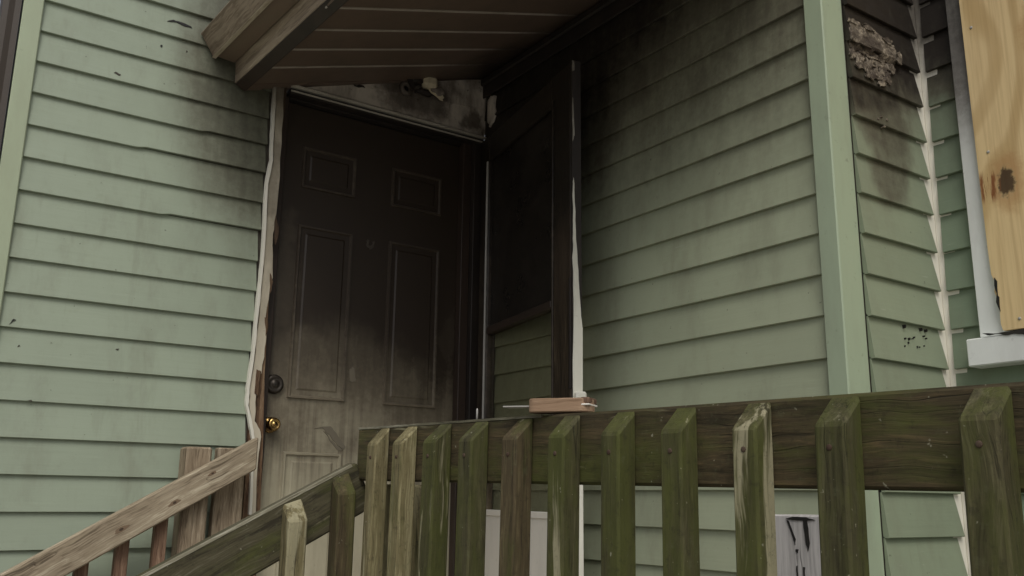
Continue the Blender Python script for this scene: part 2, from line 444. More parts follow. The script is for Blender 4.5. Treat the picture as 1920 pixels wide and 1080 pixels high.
def glass_clear():
    t = NT('smoke_filmed_glass')
    tr = t.new('ShaderNodeBsdfTransparent')
    tr.inputs[0].default_value = (0.90, 0.89, 0.85, 1)
    gl = t.new('ShaderNodeBsdfGlossy')
    gl.inputs['Roughness'].default_value = 0.08
    gl.inputs['Color'].default_value = (0.8, 0.8, 0.8, 1)
    lw = t.new('ShaderNodeLayerWeight')
    fac = t.math('MULTIPLY_ADD', t.math('POWER', lw.outputs['Facing'], 4.0), 0.25, 0.015)
    mx = t.new('ShaderNodeMixShader')
    t.put(mx.inputs[0], fac)
    t.put(mx.inputs[1], tr.outputs[0])
    t.put(mx.inputs[2], gl.outputs[0])
    out = t.t.nodes['Material Output']
    t.put(out.inputs[0], mx.outputs[0])
    return t.m
M['glass_c'] = glass_clear()

def brass():
    t = NT('smoked_brass')
    n = t.noise(t.pos(), 40, 4, 0.6)
    c = t.mix(t.smooth(n, 0.4, 0.65), (0.55, 0.36, 0.13), (0.16, 0.10, 0.05))
    return t.done(c, t.smooth(n, 0.3, 0.7, 0.15, 0.35), None, metal=1.0)
M['brass'] = brass()
def dark_metal():
    t = NT('blackened_metal')
    n = t.noise(t.pos(), 60, 4, 0.6)
    return t.done(t.mix(n, (0.03, 0.025, 0.02), (0.10, 0.085, 0.07)), 0.42, None, metal=0.6)
M['dmetal'] = dark_metal()

def plywood():
    t = NT('plywood_face')
    p = t.pos()
    w = t.new('ShaderNodeTexNoise')
    t.put(w.inputs['Vector'], t.vmath('MULTIPLY', p, (1, 1, 0.35)))
    w.inputs['Scale'].default_value = 2.6
    w.inputs['Detail'].default_value = 2
    field = t.math('MULTIPLY_ADD', w.outputs['Fac'], 2.2, t.vmath('DOT_PRODUCT', p, (0, 3.2, 0.10)))
    rings = t.math('SINE', t.math('MULTIPLY', field, 22))
    c = t.mix(t.smooth(rings, -0.2, 1.0), (0.76, 0.575, 0.305), (0.58, 0.41, 0.195))
    g = t.noise(p, 120, 5, 0.6, (1, 1, 0.03))
    c = t.mix(t.smooth(g, 0.4, 0.7, 0, 0.35), c, (0.40, 0.25, 0.105))
    c = t.mix(t.smooth(t.noise(p, 3, 3, 0.5), 0.35, 0.7, 0, 0.4), c, (0.78, 0.61, 0.35))
    # knots
    for (y, z, r) in ((-1.838, 1.46, 0.032), (-1.95, 1.83, 0.03), (-2.03, 1.27, 0.02)):
        q = t.vmath('MULTIPLY', t.vmath('SUBTRACT', p, (0.38, y, z)), (0, 1.2, 0.7))
        d = t.math('MULTIPLY_ADD', t.math('SUBTRACT', t.noise(p, 46, 5, 0.7), 0.5), 0.055, t.vmath('LENGTH', q))
        c = t.mix(t.smooth(d, r * 0.5, r, 0.9, 0.0), c, (0.035, 0.016, 0.009))
        c = t.mix(t.math('MULTIPLY', t.smooth(d, r, r * 2.2, 0.5, 0.0), t.smooth(d, r * 0.7, r)), c, (0.42, 0.21, 0.08))
    # torn, reddish splinter field along the left edge
    sp = t.noise(p, 95, 4, 0.7, (1, 1, 0.10))
    q = t.vmath('MULTIPLY', t.vmath('SUBTRACT', p, (0.38, -1.79, 1.46)), (0, 1.0, 0.75))
    m = t.math('MULTIPLY', t.smooth(t.vmath('LENGTH', q), 0.02, 0.04, 1.0, 0.0), t.smooth(sp, 0.46, 0.56))
    c = t.mix(m, c, (0.24, 0.095, 0.035))
    return t.done(c, 0.7, g, 0.3, 0.001, 0.25)
M['ply'] = plywood()

def residue():
    t = NT('blistered_residue')
    p = t.pos()
    n = t.noise(p, 75, 6, 0.75)
    n2 = t.noise(p, 16, 4, 0.6, (1, 1, 2.5))
    c = t.mix(t.smooth(n2, 0.35, 0.65), (0.10, 0.082, 0.066), (0.40, 0.345, 0.265))
    c = t.mix(t.smooth(n, 0.44, 0.62, 0.75, 0.0), c, (0.045, 0.035, 0.028))
    return t.done(c, 0.9, n, 0.8, 0.004, 0.1)
M['residue'] = residue()
M['scorch'] = paint_mat('scorched_paper', (0.15, 0.125, 0.098), None, dirt=0.9, rough=0.9, dirtcol=(0.05, 0.04, 0.032))

def ground_mat():
    t = NT('pale_bounce_gravel')  # unseen yard, paled so that light bounces up under the porch roof
    p = t.pos()
    n = t.noise(p, 0.8, 6, 0.65)
    n2 = t.noise(p, 70, 4, 0.7)
    c = t.mix(t.smooth(n, 0.35, 0.65), (0.34, 0.32, 0.28), (0.44, 0.42, 0.37))
    c = t.mix(t.smooth(n2, 0.4, 0.7, 0, 0.6), c, (0.22, 0.21, 0.19))
    return t.done(c, 0.95, n2, 0.6, 0.02, 0.1)
M['ground'] = ground_mat()

# ------------------------------------------------------------------ ground
GZ = -0.78
gnd = mk('ground', [(-400, -400, GZ), (400, -400, GZ), (400, 400, GZ), (-400, 400, GZ)], [(0, 1, 2, 3)], M['ground'])
tag(gnd, 'unseen gravel yard, made pale to bounce light up under the porch', 'ground', kind='structure')

# ------------------------------------------------------------------ clapboards
def clapboard(O, u, n, s0, s1, z0, e, mat, parent, e0=0.0, e1=0.0, seed=0, proud=0.0148, dz=0.0, step=None):
    """one board: u runs along the wall, n points out of it; e0, e1 shorten its upper corners at either end"""
    O, u, n = Vector(O), Vector(u), Vector(n)
    prof = [(0.0, 0.0), (proud - 0.0015, 0.0), (proud, 0.0015), (0.0035, e + 0.004), (0.0, e + 0.004)]
    L = s1 - s0
    k = max(1, min(4, int(L / 0.3)))
    vs, fs = [], []
    m = len(prof)
    ts = [i / k for i in range(k + 1)]
    if step:
        ts = sorted(ts + [(step[0] - s0) / L - 0.02, (step[0] - s0) / L + 0.02])
        k = len(ts) - 1
    for t in ts:
        for d, h in prof:
            top = h / e
            a0, a1 = s0 + e0 * min(1, top), s1 - e1 * min(1, top)
            ss = a0 + (a1 - a0) * t
            w = (mnoise.noise((ss * 2.3, seed * 3.7, 0.2)) * 0.0022 if h < 0.01 else 0)
            if step and h < 0.01 and ss > step[0]:
                w += step[1]
            wd_ = mnoise.noise((ss * 1.7, seed * 5.1, 9.2)) * 0.0016 * (1 if 0 < d else 0)
            vs.append(O + u * ss + n * (d + wd_) + Vector((0, 0, z0 + h + w + dz)))
    for i in range(k):
        for j in range(m):
            j2 = (j + 1) % m
            fs.append((i * m + j, i * m + j2, (i + 1) * m + j2, (i + 1) * m + j))
    fs.append(tuple(range(m)))
    fs.append(tuple(range(k * m + m - 1, k * m - 1, -1)))
    return mk('clapboard', vs, fs, mat, parent)

# ---- wall A: runs along x at y = 0, faces the camera (-y)
wa = thing('clapboard_wall', 'pale sage green clapboard wall left of the burnt door, cleanest of the four walls', 'wall', (-1.2, 0, GZ), 'clapboard walls of the house')
box('wall_panel', (-1.655, -0.875), (0.004, 0.14), (-0.35, 3.3), M['sheath'], wa, bevel=0)
box('wall_panel', (-0.875, 0.02), (0.02, 0.14), (2.12, 3.3), M['sheath'], wa, bevel=0)
box('foundation', (-1.66, 0.0), (0.01, 0.2), (GZ - 0.05, -0.352), M['concrete'], wa)
EA, ZA = 0.1012, 2.043 - 0.1012 * 23
butts = {21: -1.10, 20: -1.29, 18: -1.198}
for i in range(0, 34):
    z = ZA + EA * i
    xr = -0.8895 + random.uniform(-0.003, 0.003)
    if z > 2.15:                                          # above the porch roof the boards run on to the corner
        xr = max(-1.0, min(-0.02, (z - 2.33) / 0.329 - 0.80))
    if i in butts:
        clapboard((0, 0, 0), (1, 0, 0), (0, -1, 0), -1.612, xr, z, EA, M['sidA'], wa, e1=0.004, seed=i, step=(butts[i], 0.006))
    else:
        clapboard((0, 0, 0), (1, 0, 0), (0, -1, 0), -1.612, xr, z, EA, M['sidA'], wa, e1=0.004, seed=i, dz=random.uniform(-0.0012, 0.0012))
box('corner_board', (-1.667, -1.613), (-0.024, 0.10), (-0.35, 3.3), M['trimA'], wa, bevel=0.003)
# specks and cracks in the paint
chips = [[(-1.254, 2.192), (-1.225, 2.199), (-1.203, 2.193), (-1.174, 2.193), (-1.178, 2.199), (-1.21, 2.202), (-1.235, 2.204)],
         [(-1.264, 2.095), (-1.259, 2.100), (-1.261, 2.105), (-1.267, 2.102)], [(-1.185, 2.101), (-1.180, 2.108), (-1.184, 2.110)],
         [(-1.395, 1.966), (-1.377, 1.960), (-1.376, 1.966), (-1.392, 1.970)], [(-1.588, 1.141), (-1.574, 1.155), (-1.579, 1.158)],
         [(-1.52, 0.93), (-1.505, 0.928), (-1.508, 0.934)], [(-1.56, 1.079), (-1.553, 1.082), (-1.557, 1.086)], [(-1.30, 1.10), (-1.293, 1.096), (-1.291, 1.102)]]
for k, c in enumerate(chips):
    zc = sum(p[1] for p in c) / len(c)
    fr_ = ((zc - ZA) / EA) % 1.0
    d = 0.0148 + (0.0035 - 0.0148) * fr_
    sheet('paint_chip', c, -d - 0.0022, -d + 0.003, 'y', M['black'] if k in (0, 1, 4) else M['brown'], wa, 0.0012, k, 3)

# the torn casing left of the door (wood core, ragged white paint over it)
prism('casing_core', [(-0.880, 0.0), (-0.836, 0.0), (-0.849, 0.0)], 'y', 0, 0.001, M['torn'], wa) if False else None
core = [(-0.882, 0.60), (-0.823, 0.60), (-0.829, 0.80), (-0.833, 0.894), (-0.842, 1.065), (-0.846, 1.313), (-0.849, 1.607), (-0.843, 1.85), (-0.836, 2.07), (-0.880, 2.07), (-0.876, 1.5)]
prism('casing_core', [(p[0], p[1]) for p in [(-0.882, 0.0), (-0.821, 0.0)] + core[1:]], 'y', -0.016, 0.019, M['torn'], wa)
left = [(-0.866, 0.0), (-0.866, 0.62), (-0.872, 0.842), (-0.883, 0.891), (-0.902, 0.958), (-0.903, 1.009), (-0.895, 1.13), (-0.891, 1.307), (-0.888, 1.434), (-0.892, 1.70), (-0.883, 1.791), (-0.887, 1.92), (-0.890, 2.065)]
right = [(-0.848, 2.065), (-0.844, 1.858), (-0.841, 1.628), (-0.849, 1.533), (-0.842, 1.386), (-0.855, 1.24), (-0.846, 1.17), (-0.854, 1.064), (-0.869, 1.028), (-0.865, 0.909), (-0.842, 0.877), (-0.844, 0.809), (-0.841, 0.628), (-0.843, 0.3), (-0.842, 0.0)]
sheet('casing_paint', [(p[0] + 0.015, p[1]) for p in left] + right, -0.0215, -0.012, 'y', M['white_old'], wa, 0.0022, 11, 4)
ridge = [(p[0] + 0.002, p[1]) for p in left[1:]] + [(p[0] + 0.011, p[1]) for p in reversed(left[1:])]
sheet('casing_bead', ridge, -0.029, -0.0135, 'y', M['bead'], wa, 0.0012, 5, 4)
splint = [[(-0.846, 1.60), (-0.832, 1.56), (-0.838, 1.50), (-0.848, 1.52)], [(-0.849, 1.40), (-0.838, 1.37), (-0.846, 1.33)], [(-0.856, 1.25), (-0.843, 1.23), (-0.850, 1.19)],
          [(-0.872, 1.075), (-0.858, 1.07), (-0.862, 0.99), (-0.873, 1.0)]]
for k, c in enumerate(splint):
    sheet('casing_splinter', c, -0.0245, -0.0145, 'y', M['torn'], wa, 0.002, k + 30, 3)
# door frame: jambs, head, drip cap and the smoked board above
box('door_jamb', (-0.836, -0.812), (0.0195, 0.14), (0.0, 2.07), M['char_brown'], wa)
box('door_jamb', (-0.052, -0.004), (-0.012, 0.14), (0.0, 2.078), M['char'], wa)
box('door_stop', (-0.088, -0.0525), (0.012, 0.048), (0.0, 2.06), M['char_brown'], wa)
box('door_jamb', (-0.811, -0.053), (0.022, 0.14), (2.052, 2.078), M['char'], wa)
prism('drip_cap', [(0.015, 2.094), (-0.034, 2.083), (-0.034, 2.074), (0.015, 2.079)], 'x', -0.832, -0.012, M['drip'], wa, bevel=0.001)
box('head_casing', (-0.824, -0.02), (-0.019, 0.018), (2.054, 2.073), M['char'], wa)
box('head_strip', (-0.822, -0.022), (-0.022, -0.0185), (2.0605, 2.066), M['drip'], wa, bevel=0)
zc_ = lambda x: 2.062 + 0.329 * (x + 0.865)
prism('head_board', [(-0.858, 2.0955), (-0.006, 2.0955), (-0.006, zc_(-0.006) - 0.004), (-0.858, 2.0990)], 'y', -0.012, 0.0185, M['head'], wa)
prism('head_lath', [(-0.60, 2.148), (-0.02, 2.206), (-0.02, 2.212), (-0.60, 2.153)], 'y', -0.0145, -0.010, M['head'], wa)
box('corner_scrap', (-0.012, 0.002), (-0.075, -0.030), (2.11, 2.225), M['head'], wa) if False else None

# ---- wall B: runs along y at x = 0, faces -x, under the porch roof
wb = thing('clapboard_wall', 'smoke darkened clapboard wall on the right under the porch ceiling', 'wall', (0.0, -0.8, GZ), 'clapboard walls of the house')
box('wall_panel', (0.004, 0.12), (-1.57, 0.0), (-0.35, 3.0), M['sheath'], wb, bevel=0)
box('foundation', (0.01, 0.16), (-1.60, 0.0), (GZ - 0.05, -0.352), M['concrete'], wb)
EB, ZB = 0.1035, 1.017 - 0.1035 * 13
for i in range(0, 26):
    z = ZB + EB * i
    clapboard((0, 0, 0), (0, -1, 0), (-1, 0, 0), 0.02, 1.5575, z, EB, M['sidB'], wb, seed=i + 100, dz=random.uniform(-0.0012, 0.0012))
box('corner_board', (-0.025, 0.062), (-1.6145, -1.559), (-0.35, 3.0), M['trimB'], wb, bevel=0.003)
box('frieze_board', (-0.022, -0.0155), (-1.558, -0.0145), (2.252, 2.335), M['char'], wb)
box('frieze_moulding', (-0.036, -0.0225), (-1.558, -0.0145), (2.300, 2.331), M['char'], wb, bevel=0.006)
sheet('unburnt_patch', [(-0.042, 2.232), (-0.062, 2.245), (-0.095, 2.240), (-0.092, 2.205), (-0.105, 2.170), (-0.085, 2.135), (-0.060, 2.120), (-0.045, 2.15)], -0.0165, -0.006, 'x', M['head'], wb, 0.004, 3, 3)

# ---- wall C: short return, faces -y
YC = -1.615
wc = thing('clapboard_wall', 'short clapboard return wall with a scorched blistered patch at its top', 'wall', (0.2, YC, GZ), 'clapboard walls of the house')
box('wall_panel', (0.063, 0.50), (YC + 0.004, YC + 0.12), (-0.35, 3.0), M['sheath'], wc, bevel=0)
box('foundation', (0.162, 0.50), (YC + 0.01, YC + 0.16), (GZ - 0.05, -0.352), M['concrete'], wc)
ZC = 1.0145 - 0.1035 * 13
for i in range(0, 26):
    z = ZC + EB * i
    clapboard((0, YC, 0), (1, 0, 0), (0, -1, 0), 0.064, 0.381, z, EB, M['sidC'], wc, e1=0.018, seed=i + 200, dz=random.uniform(-0.001, 0.001))
box('inner_corner_strip', (0.345, 0.4035), (YC - 0.0045, YC + 0.003), (-0.35, 3.0), M['white'], wc, bevel=0.001)
def lap(z):
    """how far the clapboard face stands out of wall C at height z"""
    f = ((z - ZC) / EB) % 1.0
    return 0.0148 + (0.0035 - 0.0148) * f
# blistered residue, following the laps of the boards
def patch():
    poly = [(0.021, 1.898), (0.085, 1.904), (0.178, 1.908), (0.263, 1.891), (0.281, 1.844), (0.242, 1.811), (0.228, 1.779), (0.193, 1.756), (0.147, 1.761), (0.092, 1.774), (0.067, 1.807)]
    poly = [(max(0.066, x), z) for x, z in poly]
    def inside(x, z):
        c = False
        for i in range(len(poly)):
            (x1, z1), (x2, z2) = poly[i], poly[i - 1]
            if (z1 > z) != (z2 > z) and x < (x2 - x1) * (z - z1) / (z2 - z1) + x1:
                c = not c
        return c
    nx, nz = 46, 34
    X = [0.062 + 0.24 * i / nx for i in range(nx + 1)]
    Z = [1.745 + 0.175 * j / nz for j in range(nz + 1)]
    vid, vs, fs = {}, [], []
    for i in range(nx):
        for j in range(nz):
            cx, cz = (X[i] + X[i + 1]) / 2, (Z[j] + Z[j + 1]) / 2
            w = mnoise.noise((cx * 40, cz * 40, 1)) * 0.014
            if not inside(cx + w, cz + w * 0.7):
                continue
            if cz < 1.83 and mnoise.noise((cx * 110, cz * 110, 4)) > 0.28:
                continue
            q = []
            for a, b in ((i, j), (i + 1, j), (i + 1, j + 1), (i, j + 1)):
                if (a, b) not in vid:
                    vid[(a, b)] = len(vs)
                    bub = abs(mnoise.noise((X[a] * 40, Z[b] * 75, 2))) * 0.005 + abs(mnoise.noise((X[a] * 160, Z[b] * 160, 7))) * (0.005 if Z[b] < 1.82 else 0.0015)
                    vs.append((X[a], YC - lap(Z[b] + 0.004 * mnoise.noise((X[a] * 30, 0, 5))) - 0.0022 - bub, Z[b]))
                q.append(vid[(a, b)])
            fs.append(tuple(q))
    o = mk('blistered_patch', vs, fs, M['residue'], wc)
    md = o.modifiers.new('thickness', 'SOLIDIFY')
    md.thickness = 0.004
    for f_ in o.data.polygons:
        f_.use_smooth = True
    tag(o, 'pale blistered residue on scorched clapboards')
patch()
rr = random.Random(21)
for k, (x, z, w, h) in enumerate([(0.070, 1.800, 0.035, 0.020), (0.095, 1.778, 0.040, 0.018), (0.135, 1.758, 0.045, 0.016), (0.185, 1.752, 0.035, 0.018), (0.225, 1.775, 0.028, 0.030), (0.245, 1.812, 0.030, 0.026), (0.272, 1.85, 0.022, 0.04), (0.235, 1.893, 0.045, 0.018), (0.15, 1.905, 0.06, 0.014), (0.08, 1.900, 0.05, 0.014), (0.12, 1.845, 0.11, 0.006), (0.16, 1.822, 0.10, 0.006)]):
    pts = [(x - w / 2, z - h * 0.2), (x - w * 0.2, z - h / 2), (x + w * 0.3, z - h * 0.35), (x + w / 2, z + h * 0.1), (x + w * 0.1, z + h / 2), (x - w * 0.3, z + h * 0.35)]
    d = lap(z) + rr.uniform(0.005, 0.010)
    pts = [(max(0.066, a_), b_) for a_, b_ in pts]
    sheet('peeled_flake', pts, YC - d, YC - d + 0.004, 'y', M['residue'], wc, 0.004, k + 60, 3)
for k, (x, z) in enumerate([(0.155, 1.645), (0.18, 1.63), (0.195, 1.652), (0.17, 1.655)]):
    sheet('residue_fleck', [(x, z), (x + 0.010, z + 0.002), (x + 0.004, z + 0.007)], YC - 0.016, YC - 0.006, 'y', M['residue'], wc, 0.001, k, 2)
for k in range(16):
    x = 0.19 + 0.11 * random.random(); z = 1.055 + 0.055 * random.random()
    s = random.uniform(0.002, 0.006)
    sheet('dark_fleck', [(x, z), (x + s * 0.7, z + s), (x + s * 0.1, z + s * 1.7)], YC - 0.0145, YC - 0.004, 'y', M['black'], wc, 0.0008, k, 2)

# ---- wall D: faces -x, holds the boarded window
XD = 0.404
wd_ = thing('clapboard_wall', 'clapboard wall with white corner strip around the boarded window on the far right', 'wall', (XD, -2.3, GZ), 'clapboard walls of the house')
box('wall_panel', (XD + 0.004, XD + 0.12), (-3.3, YC - 0.002), (-0.35, 3.0), M['sheath'], wd_, bevel=0)
box('foundation', (XD + 0.01, XD + 0.16), (-3.3, YC), (GZ - 0.05, -0.352), M['concrete'], wd_)
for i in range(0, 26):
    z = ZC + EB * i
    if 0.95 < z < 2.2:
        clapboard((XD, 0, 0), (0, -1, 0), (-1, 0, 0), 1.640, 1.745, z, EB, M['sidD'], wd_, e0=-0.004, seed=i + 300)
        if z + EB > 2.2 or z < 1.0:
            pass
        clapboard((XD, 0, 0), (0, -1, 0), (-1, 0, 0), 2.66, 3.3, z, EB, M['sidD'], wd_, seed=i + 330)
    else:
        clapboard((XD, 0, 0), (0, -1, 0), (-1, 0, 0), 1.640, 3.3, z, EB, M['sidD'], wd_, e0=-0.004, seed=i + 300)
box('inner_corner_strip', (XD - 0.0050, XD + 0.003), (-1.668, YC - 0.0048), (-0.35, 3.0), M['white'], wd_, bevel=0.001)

# ---- boarded window on wall D
win = thing('boarded_window', 'window boarded up with a bare plywood sheet, white casing sooty at its top', 'window', (XD - 0.02, -2.2, 1.05))
box('casing', (XD - 0.030, XD - 0.002), (-1.790, -1.722), (1.0845, 2.30), M['winwhite'], win, bevel=0.002)
box('casing', (XD - 0.030, XD - 0.002), (-2.70, -2.632), (1.0845, 2.30), M['winwhite'], win, bevel=0.002)
box('casing', (XD - 0.030, XD - 0.002), (-2.70, -1.722), (2.302, 2.38), M['winwhite'], win, bevel=0.002)
sill = box('sill', (XD - 0.062, XD - 0.002), (-2.74, -1.702), (1.010, 1.079), M['winwhite'], win, bevel=0.003)
sheet('peeling_edge', [(-1.745, 1.086), (-1.80, 1.0845), (-1.90, 1.083), (-1.98, 1.082), (-1.98, 1.073), (-1.93, 1.069), (-1.90, 1.075), (-1.86, 1.064), (-1.84, 1.074), (-1.80, 1.078)], XD - 0.0645, XD - 0.055, 'x', M['black'], win, 0.0025, 8, 4)
pl = [(-1.769, 2.34)]
for z, y in ((2.0, -1.768), (1.7, -1.769), (1.50, -1.770), (1.30, -1.772), (1.235, -1.774), (1.215, -1.781), (1.19, -1.777), (1.16, -1.786), (1.11, -1.784), (1.092, -1.788)):
    pl.append((y, z))
pl += [(-2.0, 1.091), (-2.62, 1.090), (-2.65, 2.34)]
prism('plywood_sheet', pl, 'x', XD - 0.044, XD - 0.0315, M['ply'], win)
for k, (y, z) in enumerate([(-1.782, 1.225), (-1.783, 1.185)]):
    sheet('splinter', [(y, z), (y - 0.005, z - 0.01), (y - 0.003, z - 0.045), (y + 0.003, z - 0.02)], XD - 0.0465, XD - 0.040, 'x', M['black'], win, 0.001, k, 2)
for y, z in ((-1.792, 1.90), (-1.80, 1.55), (-1.83, 1.115), (-2.0, 1.12)):
    lathe('nail_head', [(0.004, 0.0), (0.004, 0.0015), (0.001, 0.0022)], frame((XD - 0.0438, y, z), (0, 1, 0), (0, 0, 1), (-1, 0, 0)), M['wire'], win, 8)

# ------------------------------------------------------------------ porch roof
pr = thing('porch_roof', 'smoke blackened plank ceiling and weathered eave of the small porch roof', 'roof', (-0.5, -0.8, 2.03))
jy = [0.018, -0.03, -0.185, -0.337, -0.490, -0.645, -0.80, -0.955, -1.11, -1.265, -1.42, -1.56]
sl = math.atan(0.329)
ux = Vector((math.cos(sl), 0, math.sin(sl)))
uz = Vector((-math.sin(sl), 0, math.cos(sl)))
yaw = 0.045
for a, b in zip(jy[1:-1], jy[2:]):
    # planks run up the slope, from the eave to wall B, slightly out of square
    W = frame((-0.977, 0, zc_(-0.977)), ux, (0, 1, 0), uz)
    Ls = 1.012
    vs = []
    for s in (0.0, Ls):
        for y in (b + 0.006, a - 0.006):
            for d in (0, 0.012):
                vs.append((s, y + yaw * s - 0.03, d))
    fs = [(0, 1, 3, 2), (4, 6, 7, 5), (0, 4, 5, 1), (2, 3, 7, 6), (0, 2, 6, 4), (1, 5, 7, 3)]
    mk('ceiling_plank', vs, fs, M['ceil'], pr, W, bevel=0.003)
    vs = [(s, b + yaw * s - 0.03 + q, d) for s in (0.0, Ls) for q in (-0.0045, 0.0045) for d in (-0.0012, 0.006)]
    mk('joint_strip', vs, BF, M['ceilback'], pr, W)
# a narrow strip between the first plank and wall A
W = frame((-0.977, 0, zc_(-0.977)), ux, (0, 1, 0), uz)
mk('ceiling_plank', [(s, y, d) for s in (0.0, 1.012) for y in ((-0.062 + yaw * s), 0.016) for d in (0, 0.012)], BF, M['ceil'], pr, W)
box('ceiling_backing', (0.0, 1.05), (-1.62, 0.014), (0.0065, 0.0105), M['ceilback'], pr, W, bevel=0)
box('roof_deck', (-0.05, 1.05), (-1.66, -0.016), (0.215, 0.245), M['shingle'], pr, W, bevel=0.004)
# the eave: an inner beam, a recessed soffit and a sloping outer fascia
YF = -1.66
dx = 0.045                                              # drift of the eave per metre towards the street
def eave(name, prof, mat):
    n = len(prof)
    ya = -0.0155
    vs = [(x, ya, z) for x, z in prof] + [(x - dx * YF, YF, z) for x, z in prof]
    fs = [tuple(range(n)), tuple(range(2 * n - 1, n - 1, -1))] + [(i, (i + 1) % n, n + (i + 1) % n, n + i) for i in range(n)]
    return mk(name, vs, fs, mat, pr, bevel=0.0025)
eave('eave_beam', [(-1.019, 2.035), (-0.983, 2.045), (-0.983, 2.15), (-1.024, 2.15)], M['eave'])
eave('beam_underside', [(-1.0165, 2.0325), (-0.981, 2.014), (-0.979, 2.030), (-0.984, 2.0445), (-1.0165, 2.0348)], M['char_brown'])
eave('soffit_board', [(-1.094, 2.114), (-1.0245, 2.108), (-1.0245, 2.128), (-1.094, 2.134)], M['soffit'])
eave('fascia_board', [(-1.098, 2.109), (-1.122, 2.146), (-1.146, 2.180), (-1.135, 2.192), (-1.078, 2.170), (-1.088, 2.109)], M['eave'])
eave('fascia_bead', [(-1.1035, 2.106), (-1.088, 2.103), (-1.088, 2.1085), (-1.1000, 2.1085)], M['eave_l'])

prism('rake_board', [(-0.900, 2.056), (-0.002, 2.351), (-0.002, 2.575), (-0.965, 2.262)], 'y', -1.642, -1.6215, M['eave'], pr, bevel=0.003)
# main roof overhang above the right-hand walls
mr = thing('roof_overhang', 'dark soffit of the main roof above the boarded window', 'roof', (0.3, -2.4, 2.6))
box('soffit_panel', (0.20, 0.404), (-3.4, -1.67), (2.76, 2.78), M['ceil'], mr)
box('fascia_board', (0.175, 0.198), (-3.4, -1.67), (2.745, 2.92), M['eave'], mr)

# ------------------------------------------------------------------ front door
fd = thing('front_door', 'scorched six panel front door, black with soot above and cream at its foot', 'door', (-0.43, 0.06, 0.02))
YD = 0.05
box('door_slab', (-0.811, -0.0535), (YD, YD + 0.044), (0.02, 2.05), M['door'], fd, bevel=0.002)
def door_panel(x0, x1, z0, z1):
    loops = [(0, -0.002), (0.003, 0.008), (0.009, 0.008), (0.013, 0.0015), (0.030, 0.0012), (0.036, 0.0045)]
    vs, fs = [], []
    for i, d in loops:
        for x, z in ((x0 + i, z0 + i), (x1 - i, z0 + i), (x1 - i, z1 - i), (x0 + i, z1 - i)):
            vs.append((x, YD - d, z))
    for k in range(len(loops) - 1):
        for j in range(4):
            j2 = (j + 1) % 4
            fs.append((k * 4 + j, k * 4 + j2, k * 4 + 4 + j2, k * 4 + 4 + j))
    e = 4 * (len(loops) - 1)
    fs.append((e, e + 1, e + 2, e + 3))
    fs.append((3, 2, 1, 0))
    pn = mk('door_panel', vs, fs, M['door'], fd)
    pn.data.materials.append(M['door_rim'])
    for f_ in pn.data.polygons:
        dd = [pn.data.vertices[i].co.y for i in f_.vertices]
        if max(dd) - min(dd) < 0.0006 and len(f_.vertices) == 4 and min(dd) < -0.0045 and f_.area < 0.012:
            f_.material_index = 1
        if f_.area < 0.012 and max(dd) - min(dd) > 0.005:
            f_.material_index = 1
for xa, xb in ((-0.738, -0.528), (-0.382, -0.164)):
    for za, zb in ((1.742, 1.898), (0.998, 1.608), (0.20, 0.822)):
        door_panel(xa, xb, za, zb)
Wk = frame((-0.789, YD, 0.906), (1, 0, 0), (0, 0, 1), (0, -1, 0)) @ Matrix.Diagonal((0.8, 0.8, 0.8, 1))
kn = lathe('door_knob', [(0.033, -0.002), (0.033, 0.005), (0.029, 0.010), (0.014, 0.012), (0.012, 0.026), (0.017, 0.030), (0.026, 0.038), (0.0285, 0.048), (0.025, 0.058), (0.019, 0.0625), (0.0165, 0.060), (0.010, 0.0595), (0.008, 0.0625), (0.002, 0.063)], Wk, M['brass'], fd, 28)
box('key_slot', (-0.0012, 0.0012), (-0.0045, 0.0045), (0.0615, 0.0638), M['black'], kn, Wk, bevel=0)
Wd = frame((-0.785, YD, 1.041), (1, 0, 0), (0, 0, 1), (0, -1, 0))
db = lathe('deadbolt', [(0.0325, -0.002), (0.0325, 0.006), (0.029, 0.015), (0.021, 0.017), (0.0195, 0.0155), (0.012, 0.016), (0.011, 0.018), (0.002, 0.0185)], Wd, M['dmetal'], fd, 28)
box('key_slot', (-0.0012, 0.0012), (-0.005, 0.005), (0.017, 0.0194), M['black'], db, Wd, bevel=0)
# scuffs in the soot
def scuff(pts, mat, seed, d=0.0):
    sheet('soot_scuff', pts, YD - 0.0022 - d, YD + 0.001 - d, 'y', mat, fd, 0.0025, seed, 4)
scuff([(-0.648, 1.195), (-0.640, 1.198), (-0.637, 1.215), (-0.633, 1.196), (-0.626, 1.196), (-0.632, 1.232), (-0.641, 1.243)], M['scuff'], 1, 0.0012)
scuff([(-0.470, 1.597), (-0.474, 1.575), (-0.460, 1.562), (-0.444, 1.570), (-0.440, 1.592), (-0.447, 1.593), (-0.450, 1.578), (-0.460, 1.572), (-0.466, 1.580), (-0.463, 1.598)], M['scuff_faint'], 2)
scuff([(-0.512, 1.115), (-0.500, 1.125), (-0.493, 1.10), (-0.488, 1.075), (-0.503, 1.068), (-0.514, 1.08)], M['scuff'], 3)
scuff([(-0.630, 0.905), (-0.600, 0.905), (-0.575, 0.880), (-0.545, 0.850), (-0.520, 0.838), (-0.515, 0.846), (-0.535, 0.872), (-0.560, 0.900), (-0.575, 0.915)], M['scuff'], 4)
scuff([(-0.600, 0.895), (-0.560, 0.858), (-0.520, 0.832), (-0.545, 0.836)], M['scuff'], 5)

